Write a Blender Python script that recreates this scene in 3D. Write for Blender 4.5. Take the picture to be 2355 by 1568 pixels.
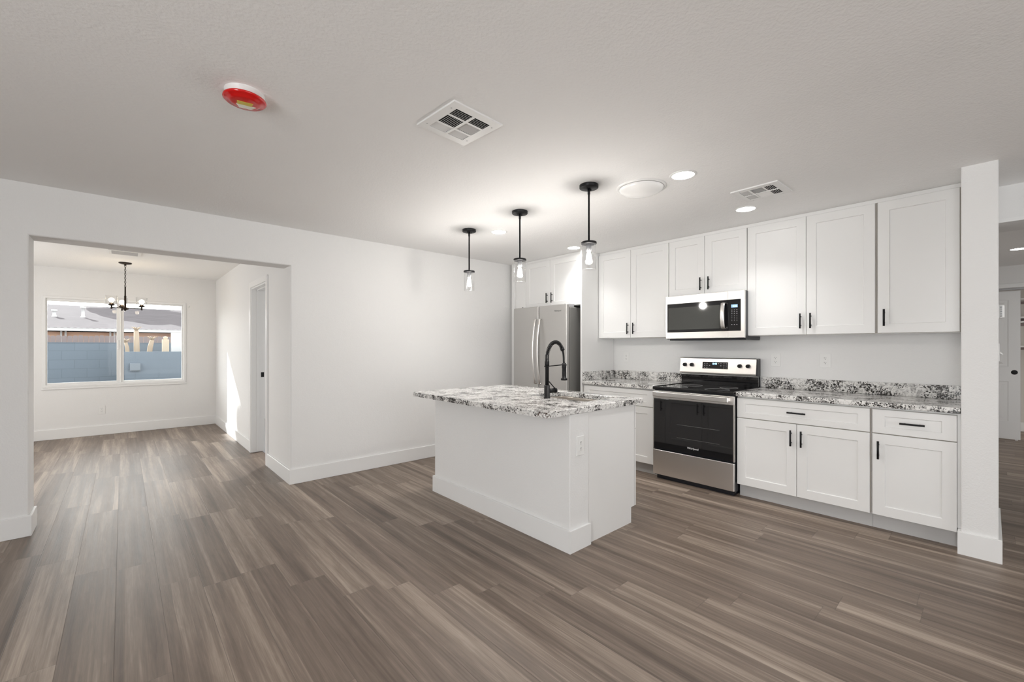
import bpy, bmesh, math, random
from mathutils import Vector, Matrix

# ------------------------------------------------------------------ camera, world, sun, exposure
for o in list(bpy.data.objects):
    bpy.data.objects.remove(o, do_unlink=True)
SC = bpy.context.scene
COL = SC.collection
random.seed(7)

F_PX, W_PX, H_PX = 992.0, 2355.0, 1568.0
YAW = math.atan(1099.5 / 992.0)
cam_data = bpy.data.cameras.new('camera')
cam_data.sensor_fit = 'HORIZONTAL'
cam_data.sensor_width = 36.0
cam_data.lens = F_PX / W_PX * 36.0
cam_data.shift_y = (798.3 - H_PX / 2) / W_PX
cam_data.clip_start = 0.02
cam = bpy.data.objects.new('camera', cam_data)
COL.objects.link(cam)
cam.location = (0, 0, 1.31)
cam.rotation_euler = (math.pi / 2, 0, YAW - math.pi / 2)
SC.camera = cam
FW = Vector((math.cos(YAW), math.sin(YAW), 0))
RT = Vector((math.sin(YAW), -math.cos(YAW), 0))

SC.view_settings.view_transform = 'Standard'
SC.view_settings.look = 'None'
SC.view_settings.gamma = 1.0
SC.view_settings.exposure = 1.45
SC.view_settings.use_curve_mapping = False
SC.cycles.diffuse_bounces = 6
SC.cycles.max_bounces = 14
SC.cycles.transparent_max_bounces = 16
SC.cycles.sample_clamp_indirect = 4.0
SC.cycles.caustics_reflective = False
SC.cycles.caustics_refractive = False

world = bpy.data.worlds.new('sky')
SC.world = world
world.use_nodes = True
wn = world.node_tree
bg = wn.nodes['Background']
sky = wn.nodes.new('ShaderNodeTexSky')
sky.sky_type = 'NISHITA'
sky.sun_disc = False
sky.sun_elevation = math.radians(31)
sky.sun_rotation = math.radians(-23)
sky.air_density = 1.0
sky.dust_density = 0.6
hs_ = wn.nodes.new('ShaderNodeHueSaturation')
hs_.inputs['Saturation'].default_value = 0.05
wn.links.new(sky.outputs[0], hs_.inputs['Color'])
tn_ = wn.nodes.new('ShaderNodeMix')
tn_.data_type = 'RGBA'
tn_.blend_type = 'MULTIPLY'
tn_.inputs[0].default_value = 1.0
tn_.inputs[7].default_value = (1.0, 0.945, 0.875, 1)
wn.links.new(hs_.outputs[0], tn_.inputs[6])
wn.links.new(tn_.outputs[2], bg.inputs[0])
bg.inputs[1].default_value = 0.31

SUN_DIR = Vector((0.434, -1.0, -0.67)).normalized()
sd = bpy.data.lights.new('sun', 'SUN')
sd.energy = 3.6
sd.angle = math.radians(0.12)
sd.color = (1.0, 0.95, 0.87)
sun = bpy.data.objects.new('sun', sd)
COL.objects.link(sun)
sun.rotation_euler = SUN_DIR.to_track_quat('-Z', 'Y').to_euler()
sun.location = (-8, 26, 14)


def area(name, loc, direction, sx, sy, power, color=(1, 1, 1), shape='RECTANGLE', spread=180, parent=None):
    d = bpy.data.lights.new(name, 'AREA')
    d.shape = shape
    d.size = sx
    d.size_y = sy
    d.energy = power
    d.color = color
    d.spread = math.radians(spread)
    o = bpy.data.objects.new(name, d)
    COL.objects.link(o)
    o.rotation_euler = Vector(direction).to_track_quat('-Z', 'Z' if abs(Vector(direction).normalized().z) < .9 else 'Y').to_euler()
    o.location = loc
    if parent:
        o.parent = parent
        o.matrix_parent_inverse = Matrix.Translation(-parent.location)
    return o


pd = bpy.data.lights.new('window_portal', 'AREA')
pd.shape = 'RECTANGLE'
pd.size, pd.size_y = 1.62, 1.31
pd.cycles.is_portal = True
po_ = bpy.data.objects.new('window_portal', pd)
COL.objects.link(po_)
po_.location = (-.033, 9.08, 1.39)
po_.rotation_euler = Vector((0, -1, 0)).to_track_quat('-Z', 'Z').to_euler()

# unseen area lights added as fill behind the camera and in side rooms
area('fill_behind_camera', (1.3, -3.93, 1.15), (0, 1, -.08), 3.4, 2.1, 27, (0.97, 0.99, 1.0))
area('fill_room_side', (-2.93, -0.3, 1.35), (1, 0, .08), 2.6, 1.5, 50, (0.97, 0.99, 1.0))
area('fill_dining_side', (-2.44, 6.9, 1.25), (1, 0, 0), 1.9, 1.7, 18, (1.0, 0.985, 0.96))
area('fill_hall', (7.2, -3.9, 1.4), (0, 1, 0), 1.6, 1.6, 7, (1.0, 0.98, 0.95))


# ------------------------------------------------------------------ materials
def mat(name, color=(.8, .8, .8), rough=.5, metal=0.0, spec=.5, emit=None, estr=0.0, **kw):
    m = bpy.data.materials.new(name)
    m.use_nodes = True
    b = m.node_tree.nodes['Principled BSDF']
    b.inputs['Base Color'].default_value = (*color, 1)
    b.inputs['Roughness'].default_value = rough
    b.inputs['Metallic'].default_value = metal
    b.inputs['Specular IOR Level'].default_value = spec
    if emit:
        b.inputs['Emission Color'].default_value = (*emit, 1)
        b.inputs['Emission Strength'].default_value = estr
    for k, v in kw.items():
        b.inputs[k.replace('_', ' ')].default_value = v
    return m


class N:
    """tiny node-graph helper"""
    def __init__(s, m):
        s.t = m.node_tree
        s.b = s.t.nodes['Principled BSDF']

    def new(s, kind, **kw):
        n = s.t.nodes.new(kind)
        for k, v in kw.items():
            setattr(n, k, v)
        return n

    def link(s, a, b):
        s.t.links.new(a, b)

    def math(s, op, a, b=None, c=None):
        n = s.new('ShaderNodeMath', operation=op)
        for i, v in enumerate((a, b, c)):
            if v is None:
                continue
            if isinstance(v, (int, float)):
                n.inputs[i].default_value = v
            else:
                s.link(v, n.inputs[i])
        return n.outputs[0]

    def noise(s, vec, scale, detail=2, rough=.5, dist=0.0):
        n = s.new('ShaderNodeTexNoise')
        if vec is not None:
            s.link(vec, n.inputs['Vector'])
        n.inputs['Scale'].default_value = scale
        n.inputs['Detail'].default_value = detail
        n.inputs['Roughness'].default_value = rough
        n.inputs['Distortion'].default_value = dist
        return n.outputs[0]

    def pos(s):
        return s.new('ShaderNodeNewGeometry').outputs['Position']

    def ramp(s, fac, stops, interp='LINEAR'):
        n = s.new('ShaderNodeValToRGB')
        n.color_ramp.interpolation = interp
        e = n.color_ramp.elements
        while len(e) < len(stops):
            e.new(0.5)
        for i, (p, c) in enumerate(stops):
            e[i].position = p
            e[i].color = (*c, 1) if len(c) == 3 else c
        s.link(fac, n.inputs[0])
        return n.outputs[0]

    def mix(s, fac, a, b, mode='MIX'):
        n = s.new('ShaderNodeMix', data_type='RGBA', blend_type=mode)
        for sock, v in ((n.inputs[0], fac), (n.inputs[6], a), (n.inputs[7], b)):
            if isinstance(v, (int, float)):
                sock.default_value = v
            elif isinstance(v, tuple):
                sock.default_value = (*v, 1)
            else:
                s.link(v, sock)
        return n.outputs[2]

    def bump(s, h, strength, dist):
        n = s.new('ShaderNodeBump')
        n.inputs['Strength'].default_value = strength
        n.inputs['Distance'].default_value = dist
        s.link(h, n.inputs['Height'])
        s.link(n.outputs[0], s.b.inputs['Normal'])


def plaster(name, color, scale, strength, rough=.65):
    m = mat(name, color, rough, spec=.3)
    n = N(m)
    p = n.pos()
    h = n.noise(p, scale, 3, .55)
    h2 = n.noise(p, scale * .23, 2, .5)
    n.bump(n.math('ADD', h, n.math('MULTIPLY', h2, .6)), strength, .004)
    return m


M = {}
M['wall'] = plaster('wall_paint', (.785, .783, .778), 110, .45)
M['ceiling'] = plaster('ceiling_paint', (.88, .878, .872), 75, .55, .8)
M['trim'] = mat('white_trim_paint', (.80, .80, .795), .35)
M['cab'] = mat('white_cabinet_lacquer', (.79, .788, .78), .32)
M['carcass'] = mat('cabinet_box_edge', (.42, .38, .33), .6)
M['toe'] = mat('primed_toe_kick', (.52, .515, .51), .6)
M['black'] = mat('matte_black_metal', (.006, .006, .007), .42, spec=.3)
M['blackgloss'] = mat('black_glass', (.006, .006, .007), .04, spec=1.0)
M['blackside'] = mat('dark_enamel', (.012, .013, .018), .3)
M['plastic'] = mat('white_plastic', (.80, .80, .79), .4)
M['slot'] = mat('dark_slot', (.02, .02, .02), .6)
M['chrome'] = mat('polished_chrome', (.75, .75, .76), .15, 1.0)
M['grey'] = mat('grey_plastic', (.45, .45, .46), .5)
M['bronze'] = mat('dark_bronze', (.022, .014, .010), .35, .6)
M['letter'] = mat('light_lettering', (.75, .75, .75), .4)
M['letterdark'] = mat('dark_lettering', (.12, .12, .12), .4)
M['legend'] = mat('panel_legend', (.45, .46, .48), .5)
M['display'] = mat('blue_digits', (.02, .05, .08), .3, emit=(.25, .62, 1.0), estr=2.2)
M['lcd'] = mat('blue_grey_lcd', (.12, .2, .3), .25, emit=(.25, .42, .62), estr=.35)
M['led'] = mat('led_diffuser', (.9, .9, .9), .5, emit=(1, .99, .97), estr=6)
M['bulb'] = mat('glowing_bulb', (1, .97, .9), .4, emit=(1, .93, .82), estr=14)
M['warmbulb'] = mat('warm_glowing_bulb', (1, .9, .75), .4, emit=(1, .80, .55), estr=14)
M['opal'] = mat('opal_acrylic', (.86, .86, .85), .18, spec=.6)
M['mirror_rim'] = mat('white_rim', (.8, .8, .79), .3)
M['red'] = mat('red_lens', (.62, .006, .006), .12, spec=.7)
M['yellow'] = mat('yellow_reflector', (.62, .48, .05), .35)
M['clear'] = mat('clear_strobe', (.75, .72, .62), .12, spec=.7)
M['shelfwall'] = mat('closet_wall_beige', (.62, .60, .57), .8)
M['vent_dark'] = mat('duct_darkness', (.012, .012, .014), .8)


def steel(name, color, rough, axis):
    m = mat(name, color, rough, 1.0)
    n = N(m)
    p = n.pos()
    mp = n.new('ShaderNodeMapping')
    s = [260, 260, 260]
    s[axis] = 3
    mp.inputs['Scale'].default_value = s
    n.link(p, mp.inputs['Vector'])
    h = n.noise(mp.outputs[0], 1, 2, .6)
    r = n.math('ADD', n.math('MULTIPLY', h, .12), rough - .06)
    n.link(r, n.b.inputs['Roughness'])
    n.bump(h, .012, .0006)
    return m


M['steel'] = steel('brushed_stainless_steel', (.74, .715, .69), .33, 1)
M['steel_fridge'] = steel('brushed_refrigerator_steel', (.56, .55, .535), .46, 1)
M['steel_fridge'].node_tree.nodes['Principled BSDF'].inputs['Metallic'].default_value = .85
M['steel_side'] = mat('grey_painted_steel', (.24, .235, .225), .45, .2)
M['sink'] = steel('satin_sink_steel', (.62, .58, .53), .32, 0)


def thin_glass(name, tint=(.96, .98, .98), refl=1.0, base=.035):
    m = bpy.data.materials.new(name)
    m.use_nodes = True
    t = m.node_tree
    t.nodes.remove(t.nodes['Principled BSDF'])
    out = t.nodes['Material Output']
    tr = t.nodes.new('ShaderNodeBsdfTransparent')
    tr.inputs[0].default_value = (*tint, 1)
    gl = t.nodes.new('ShaderNodeBsdfGlossy')
    gl.inputs['Roughness'].default_value = .02
    fr = t.nodes.new('ShaderNodeLayerWeight')
    fr.inputs[0].default_value = .5
    pw = t.nodes.new('ShaderNodeMath')
    pw.operation = 'POWER'
    pw.inputs[1].default_value = 4.0
    mu = t.nodes.new('ShaderNodeMath')
    mu.operation = 'MULTIPLY_ADD'
    mu.inputs[1].default_value = .55 * refl
    mu.inputs[2].default_value = base
    mx = t.nodes.new('ShaderNodeMixShader')
    t.links.new(fr.outputs['Facing'], pw.inputs[0])
    t.links.new(pw.outputs[0], mu.inputs[0])
    t.links.new(mu.outputs[0], mx.inputs[0])
    t.links.new(tr.outputs[0], mx.inputs[1])
    t.links.new(gl.outputs[0], mx.inputs[2])
    t.links.new(mx.outputs[0], out.inputs[0])
    return m


M['glass'] = thin_glass('window_glass', (.93, .97, 1.0), .5, .008)
M['shade'] = thin_glass('clear_lamp_glass', (.99, .99, .99), .8)


def make_floor():
    m = mat('vinyl_plank', (.25, .19, .15), .4, spec=.5)
    n = N(m)
    p = n.pos()
    sep = n.new('ShaderNodeSeparateXYZ')
    n.link(p, sep.inputs[0])
    X, Y = sep.outputs[0], sep.outputs[1]
    PW, PL = .1775, 1.22
    u = n.math('DIVIDE', n.math('ADD', X, .205), PW)
    row = n.math('FLOOR', u)
    wn1 = n.new('ShaderNodeTexWhiteNoise', noise_dimensions='1D')
    n.link(row, wn1.inputs['W'])
    stag = n.math('ADD', n.math('MULTIPLY', row, .155), n.math('MULTIPLY', wn1.outputs[0], .22))
    v = n.math('ADD', n.math('DIVIDE', Y, PL), stag)
    colm = n.math('FLOOR', v)
    cv = n.new('ShaderNodeCombineXYZ')
    n.link(row, cv.inputs[0])
    n.link(colm, cv.inputs[1])
    wid = n.new('ShaderNodeTexWhiteNoise', noise_dimensions='3D')
    n.link(cv.outputs[0], wid.inputs['Vector'])
    idv, idc = wid.outputs[0], wid.outputs[1]
    # coordinates stretched along the plank and shifted for every plank
    sc = n.new('ShaderNodeVectorMath', operation='SCALE')
    n.link(idc, sc.inputs[0])
    sc.inputs['Scale'].default_value = 37.0
    off = n.new('ShaderNodeVectorMath', operation='ADD')
    n.link(p, off.inputs[0])
    n.link(sc.outputs[0], off.inputs[1])

    def stretched(sx, sy, detail, rough, dist=0.0):
        mp = n.new('ShaderNodeMapping')
        mp.inputs['Scale'].default_value = (sx, sy, sx)
        n.link(off.outputs[0], mp.inputs['Vector'])
        return n.noise(mp.outputs[0], 1, detail, rough, dist)
    band = stretched(13, .55, 3, .55, .25)
    grain = stretched(70, 1.6, 4, .6, .4)
    fine = stretched(260, 5, 2, .6, .2)
    cath = stretched(26, 3.2, 2, .5, 2.2)
    wob = stretched(3, .5, 2, .5)
    su = n.math('ADD', n.math('MULTIPLY', n.math('FRACT', u), 2.3), n.math('ADD', n.math('MULTIPLY', idv, 7.0), n.math('MULTIPLY', wob, 1.1)))
    sid = n.math('FLOOR', su)
    cs = n.new('ShaderNodeCombineXYZ')
    n.link(row, cs.inputs[0])
    n.link(colm, cs.inputs[1])
    n.link(sid, cs.inputs[2])
    swn = n.new('ShaderNodeTexWhiteNoise', noise_dimensions='3D')
    n.link(cs.outputs[0], swn.inputs['Vector'])
    # each strip is crisp on one side and fades across to the other
    strip = n.math('MULTIPLY', n.math('SUBTRACT', swn.outputs[0], .42), n.math('SUBTRACT', 1.0, n.math('MULTIPLY', n.math('FRACT', su), .75)))
    t = n.math('ADD', n.math('MULTIPLY', band, .52), n.math('MULTIPLY', grain, .34))
    t = n.math('ADD', t, n.math('MULTIPLY', strip, .21))
    t = n.math('ADD', t, n.math('MULTIPLY', cath, .12))
    t = n.math('ADD', t, n.math('MULTIPLY', n.math('SUBTRACT', idv, .5), .10))
    c = n.ramp(t, [(.30, (.088, .062, .046)), (.43, (.160, .119, .092)), (.52, (.215, .165, .130)), (.61, (.325, .258, .207)), (.73, (.45, .367, .302))])
    c = n.mix(n.math('MULTIPLY', n.math('SUBTRACT', fine, .42), .55), c, (.08, .06, .046))
    # seams
    fu = n.math('FRACT', u)
    fv = n.math('FRACT', v)
    du = n.math('MULTIPLY', n.math('MINIMUM', fu, n.math('SUBTRACT', 1.0, fu)), PW)
    dv = n.math('MULTIPLY', n.math('MINIMUM', fv, n.math('SUBTRACT', 1.0, fv)), PL)
    dmin = n.math('MINIMUM', du, dv)
    seam = n.math('SUBTRACT', 1.0, n.math('MINIMUM', n.math('DIVIDE', dmin, .0016), 1.0))
    c = n.mix(n.math('MULTIPLY', seam, .55), c, (.05, .037, .03))
    n.link(c, n.b.inputs['Base Color'])
    r = n.math('ADD', n.math('MULTIPLY', grain, .16), .37)
    n.link(r, n.b.inputs['Roughness'])
    h = n.math('SUBTRACT', n.math('ADD', n.math('MULTIPLY', grain, .55), n.math('MULTIPLY', fine, .5)), n.math('MULTIPLY', seam, 1.2))
    n.bump(h, .30, .0018)
    return m


M['floor'] = make_floor()


def make_granite():
    m = mat('speckled_granite', (.7, .7, .7), .13, spec=.22)
    n = N(m)
    p = n.pos()
    warp = n.new('ShaderNodeTexNoise')
    warp.inputs['Scale'].default_value = 9
    warp.inputs['Detail'].default_value = 2
    n.link(p, warp.inputs['Vector'])
    ws = n.new('ShaderNodeVectorMath', operation='SCALE')
    n.link(warp.outputs[1], ws.inputs[0])
    ws.inputs['Scale'].default_value = .05
    pv = n.new('ShaderNodeVectorMath', operation='ADD')
    n.link(p, pv.inputs[0])
    n.link(ws.outputs[0], pv.inputs[1])
    P = pv.outputs[0]
    cloud = n.noise(P, 7.5, 3, .55)
    crystal = n.noise(P, 92, 3, .6, .6)
    crystal2 = n.noise(P, 135, 2, .6, .4)
    grey = n.noise(P, 34, 4, .6, .5)
    base = n.ramp(grey, [(.36, (.30, .29, .285)), (.47, (.60, .59, .575)), (.56, (.80, .79, .77))])
    base = n.mix(n.math('MULTIPLY', crystal2, .5), base, (.74, .73, .715))
    amt = n.math('ADD', n.math('MULTIPLY', n.math('SUBTRACT', cloud, .5), .80), crystal)
    mask = n.ramp(amt, [(.532, (0, 0, 0)), (.570, (1, 1, 1))])
    dark = n.ramp(crystal2, [(.40, (.010, .0095, .009)), (.64, (.12, .112, .107))])
    c = n.mix(mask, base, dark)
    brown = n.ramp(n.noise(P, 5.0, 1, .4), [(.70, (0, 0, 0)), (.75, (1, 1, 1))])
    c = n.mix(n.math('MULTIPLY', n.math('MULTIPLY', brown, mask), .7), c, (.10, .05, .03))
    n.link(c, n.b.inputs['Base Color'])
    return m


M['granite'] = make_granite()


def make_block():
    m = mat('painted_block', (.42, .44, .47), .85, spec=.2)
    n = N(m)
    tc = n.new('ShaderNodeTexCoord')
    mp = n.new('ShaderNodeMapping')
    mp.inputs['Rotation'].default_value = (math.pi / 2, 0, 0)
    n.link(n.pos(), mp.inputs['Vector'])
    br = n.new('ShaderNodeTexBrick')
    br.inputs['Scale'].default_value = 1
    br.inputs['Mortar Size'].default_value = .006
    br.inputs['Brick Width'].default_value = .41
    br.inputs['Row Height'].default_value = .205
    br.inputs['Color1'].default_value = (.165, .200, .240, 1)
    br.inputs['Color2'].default_value = (.170, .206, .247, 1)
    br.inputs['Mortar'].default_value = (.142, .172, .208, 1)
    n.link(mp.outputs[0], br.inputs['Vector'])
    n.link(br.outputs[0], n.b.inputs['Base Color'])
    return m


def make_shingle():
    m = mat('asphalt_shingle', (.4, .38, .4), .9, spec=.2)
    n = N(m)
    p = n.pos()
    mp = n.new('ShaderNodeMapping')
    mp.inputs['Scale'].default_value = (3.2, 22, 1)
    n.link(p, mp.inputs['Vector'])
    a = n.noise(mp.outputs[0], 1, 3, .6)
    c = n.ramp(a, [(.3, (.075, .066, .072)), (.7, (.14, .122, .13))])
    n.link(c, n.b.inputs['Base Color'])
    return m


M['block'] = make_block()
M['shingle'] = make_shingle()
M['stucco'] = plaster('peach_stucco', (.62, .40, .29), 40, .3)
M['cream'] = mat('cream_stucco', (.55, .46, .35), .8)
M['fence'] = mat('weathered_fence_wood', (.24, .195, .19), .85)
M['gravel'] = mat('yard_gravel', (.25, .22, .19), .95)
M['bark'] = mat('pale_trunk', (.40, .32, .24), .9)
M['leaf'] = mat('tree_leaves', (.10, .16, .06), .8)
M['outwhite'] = mat('exterior_white_paint', (.60, .60, .60), .6)
M['boxgrey'] = mat('painted_box_grey', (.18, .21, .245), .6)
M['tile'] = mat('grey_bath_tile', (.33, .33, .35), .4)


# ------------------------------------------------------------------ mesh helpers
class MB:
    def __init__(s):
        s.bm = bmesh.new()

    def box(s, x0, x1, y0, y1, z0, z1, bev=0.0, seg=1):
        bm = s.bm
        x0, x1 = min(x0, x1), max(x0, x1)
        y0, y1 = min(y0, y1), max(y0, y1)
        z0, z1 = min(z0, z1), max(z0, z1)
        v = [bm.verts.new(c) for c in ((x0, y0, z0), (x1, y0, z0), (x1, y1, z0), (x0, y1, z0), (x0, y0, z1), (x1, y0, z1), (x1, y1, z1), (x0, y1, z1))]
        fs = [bm.faces.new([v[i] for i in f]) for f in ((0, 3, 2, 1), (4, 5, 6, 7), (0, 1, 5, 4), (1, 2, 6, 5), (2, 3, 7, 6), (3, 0, 4, 7))]
        if bev:
            es = list({e for f in fs for e in f.edges})
            bmesh.ops.bevel(bm, geom=es, offset=bev, segments=seg, affect='EDGES', profile=.5)
        return s

    def prism(s, poly, axis, a, b, bev_edges=None, bev=.008):
        """polygon in the two other axes (order x,y / x,z / y,z) extruded along axis from a to b"""
        bm = s.bm

        def P(q, w):
            if axis == 0:
                return (w, q[0], q[1])
            if axis == 1:
                return (q[0], w, q[1])
            return (q[0], q[1], w)
        va = [bm.verts.new(P(q, a)) for q in poly]
        vb = [bm.verts.new(P(q, b)) for q in poly]
        n = len(poly)
        bm.faces.new(va)
        bm.faces.new(vb[::-1])
        for i in range(n):
            j = (i + 1) % n
            bm.faces.new((va[j], va[i], vb[i], vb[j]))
        bmesh.ops.recalc_face_normals(bm, faces=bm.faces[:])
        if bev_edges:
            es = []
            for e in bm.edges:
                m = (e.verts[0].co + e.verts[1].co) / 2
                if bev_edges(e.verts[0].co, e.verts[1].co):
                    es.append(e)
            bmesh.ops.bevel(bm, geom=es, offset=bev, segments=3, affect='EDGES', profile=.5)
        return s

    def lathe(s, c, prof, seg=32, axis=2, smooth=True):
        """profile of (radius, height) along +axis from c"""
        bm = s.bm
        c = Vector(c)

        def P(r, h, a):
            if axis == 2:
                return c + Vector((r * math.cos(a), r * math.sin(a), h))
            if axis == 0:
                return c + Vector((h, r * math.cos(a), r * math.sin(a)))
            return c + Vector((r * math.cos(a), h, r * math.sin(a)))
        rings = []
        for r, h in prof:
            if r < 1e-6:
                rings.append([bm.verts.new(P(0, h, 0))])
            else:
                rings.append([bm.verts.new(P(r, h, 2 * math.pi * i / seg)) for i in range(seg)])
        for A, B in zip(rings, rings[1:]):
            for i in range(seg):
                j = (i + 1) % seg
                if len(A) == 1 and len(B) == 1:
                    continue
                if len(A) == 1:
                    f = bm.faces.new((A[0], B[i], B[j]))
                elif len(B) == 1:
                    f = bm.faces.new((A[i], A[j], B[0]))
                else:
                    f = bm.faces.new((A[i], A[j], B[j], B[i]))
                f.smooth = smooth
        return s

    def tube(s, pts, r, seg=12, caps=True, flat=None):
        """swept circle; r number or list; flat=(sx, sy) squashes the section"""
        bm = s.bm
        pts = [Vector(p) for p in pts]
        n = len(pts)
        rs = r if isinstance(r, (list, tuple)) else [r] * n
        rings = []
        up = None
        for i, p in enumerate(pts):
            t = (pts[min(i + 1, n - 1)] - pts[max(i - 1, 0)]).normalized()
            if up is None:
                up = Vector((0, 1, 0)) if abs(t.y) < .9 else Vector((1, 0, 0))
            a = (up - t * up.dot(t)).normalized()
            up = a
            b = t.cross(a)
            fx, fy = flat or (1, 1)
            rings.append([bm.verts.new(p + a * (rs[i] * fx * math.cos(2 * math.pi * k / seg)) + b * (rs[i] * fy * math.sin(2 * math.pi * k / seg))) for k in range(seg)])
        for A, B in zip(rings, rings[1:]):
            for i in range(seg):
                j = (i + 1) % seg
                bm.faces.new((A[i], A[j], B[j], B[i])).smooth = True
        if caps:
            bm.faces.new(rings[0][::-1])
            bm.faces.new(rings[-1])
        return s

    def torus(s, c, R, r, rot=None, seg=18, ring=8, stretch=1.0):
        pts = []
        bm = s.bm
        rot = rot or Matrix.Identity(3)
        V = []
        for i in range(seg):
            a = 2 * math.pi * i / seg
            row = []
            for k in range(ring):
                b = 2 * math.pi * k / ring
                q = Vector(((R + r * math.cos(b)) * math.cos(a), r * math.sin(b), (R * stretch + r * math.cos(b)) * math.sin(a)))
                row.append(bm.verts.new(Vector(c) + rot @ q))
            V.append(row)
        for i in range(seg):
            for k in range(ring):
                bm.faces.new((V[i][k], V[(i + 1) % seg][k], V[(i + 1) % seg][(k + 1) % ring], V[i][(k + 1) % ring])).smooth = True
        return s

    def shaker(s, xf, sg, y0, y1, z0, z1, rail=.068, railz=None, t=.02, rec=.008):
        """shaker front; outer face at x=xf looking along sg*x (sg=-1 or +1)"""
        bm = s.bm
        railz = railz or rail

        def ring(inset_y, inset_z, d):
            x = xf - sg * d
            return [bm.verts.new(c) for c in ((x, y0 + inset_y, z0 + inset_z), (x, y1 - inset_y, z0 + inset_z), (x, y1 - inset_y, z1 - inset_z), (x, y0 + inset_y, z1 - inset_z))]
        R = [ring(0, 0, t), ring(0, 0, .002), ring(.002, .002, 0), ring(rail, railz, 0), ring(rail + .004, railz + .004, rec)]
        for A, B in zip(R, R[1:]):
            for i in range(4):
                j = (i + 1) % 4
                bm.faces.new((A[i], A[j], B[j], B[i]))
        bm.faces.new(R[-1])
        bm.faces.new(R[0][::-1])
        return s

    def build(s, name, material, parent=None, smooth=False):
        bm = s.bm
        bmesh.ops.recalc_face_normals(bm, faces=bm.faces[:])
        if parent is None:
            # origin at the base of the piece
            if bm.verts:
                xs = [v.co.x for v in bm.verts]
                ys = [v.co.y for v in bm.verts]
                zs = [v.co.z for v in bm.verts]
                org = Vector(((min(xs) + max(xs)) / 2, (min(ys) + max(ys)) / 2, min(zs)))
            else:
                org = Vector((0, 0, 0))
        else:
            root = parent
            while root.parent:
                root = root.parent
            org = Vector(root.location)
        bmesh.ops.translate(bm, verts=bm.verts[:], vec=-org)
        me = bpy.data.meshes.new(name)
        bm.to_mesh(me)
        bm.free()
        if smooth:
            for p in me.polygons:
                p.use_smooth = True
        me.materials.append(material)
        o = bpy.data.objects.new(name, me)
        COL.objects.link(o)
        if parent is None:
            o.location = org
        else:
            o.parent = parent       # part meshes live in the root's space, parts sit at the root's origin
        return o


def tag(o, label=None, cat=None, group=None, kind=None):
    if label:
        o['label'] = label
    if cat:
        o['category'] = cat
    if group:
        o['group'] = group
    if kind:
        o['kind'] = kind
    return o


def thing(name, label, cat, loc, group=None):
    o = bpy.data.objects.new(name, None)
    COL.objects.link(o)
    o.empty_display_size = .1
    o.location = loc
    return tag(o, label, cat, group)


def struct(name, mb, m):
    return tag(mb.build(name, m), kind='structure')


def dup(root, loc, label, rotz=None):
    """copy of a thing with its parts, sub-parts and lamps"""
    r = root.copy()
    COL.objects.link(r)
    r.location = loc
    r['label'] = label

    def rec(src, dst):
        for ch in src.children:
            c = ch.copy()
            COL.objects.link(c)
            c.parent = dst
            rec(ch, c)
    rec(root, r)
    return r


def lettering(name, body, size, org, right, up, material, parent, depth=.0006, align='CENTER'):
    cu = bpy.data.curves.new(name, 'FONT')
    cu.body = body
    cu.size = size
    cu.align_x = align
    cu.extrude = depth
    cu.resolution_u = 3
    tmp = bpy.data.objects.new(name + '_tmp', cu)
    COL.objects.link(tmp)
    dg = bpy.context.evaluated_depsgraph_get()
    me = bpy.data.meshes.new_from_object(tmp.evaluated_get(dg))
    bpy.data.objects.remove(tmp, do_unlink=True)
    bpy.data.curves.remove(cu)
    right, up = Vector(right), Vector(up)
    nrm = right.cross(up)
    root = parent
    while root.parent:
        root = root.parent
    mx = Matrix.Translation(Vector(org) - Vector(root.location)) @ Matrix((right, up, nrm)).transposed().to_4x4()
    me.transform(mx)
    me.name = name
    me.materials.clear()
    me.materials.append(material)
    o = bpy.data.objects.new(name, me)
    COL.objects.link(o)
    o.parent = parent
    return o


# ------------------------------------------------------------------ room shell
CE = 2.45
XB = 4.615          # kitchen wall
YA = 4.475          # long left wall
YD = 8.91           # dining room window wall
XJ = 1.19           # right side of the wide opening / dining room side wall
XL = -0.485         # left side of the wide opening

struct('floor', MB().box(-3.1, 9.6, -4.1, 9.06, -.12, 0), M['floor'])
struct('ceiling', MB().box(-3.1, 10.6, -4.1, 9.06, CE, CE + .12), M['ceiling'])


def jamb_edge(a, b):
    v = abs(a.x - b.x) < 1e-4 and abs(a.y - b.y) < 1e-4 and a.x > XL - .01 and a.x < XJ + .01 and a.y < YA + .01
    h = abs(a.z - 2.09) < 1e-4 and abs(b.z - 2.09) < 1e-4 and abs(a.y - b.y) < 1e-4 and a.y < YA + .01
    return v or h


struct('wall_left', MB().prism([(-3.1, 0), (XL, 0), (XL, 2.09), (XJ, 2.09), (XJ, 0), (4.735, 0), (4.735, CE), (-3.1, CE)], 1, YA, YA + .22, jamb_edge, .012), M['wall'])
struct('wall_right', MB().box(XB, XB + .12, .124, YA, 0, CE), M['wall'])
struct('wall_partition', MB().box(3.95, XB + .12, -.035, .124, 0, CE + .03, .006, 2), M['wall'])
struct('wall_behind', MB().box(-3.1, 10.6, -4.1, -4.0, 0, CE), M['wall'])
struct('wall_side', MB().box(-3.1, -3.0, -4.0, YA, 0, CE), M['wall'])
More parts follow.
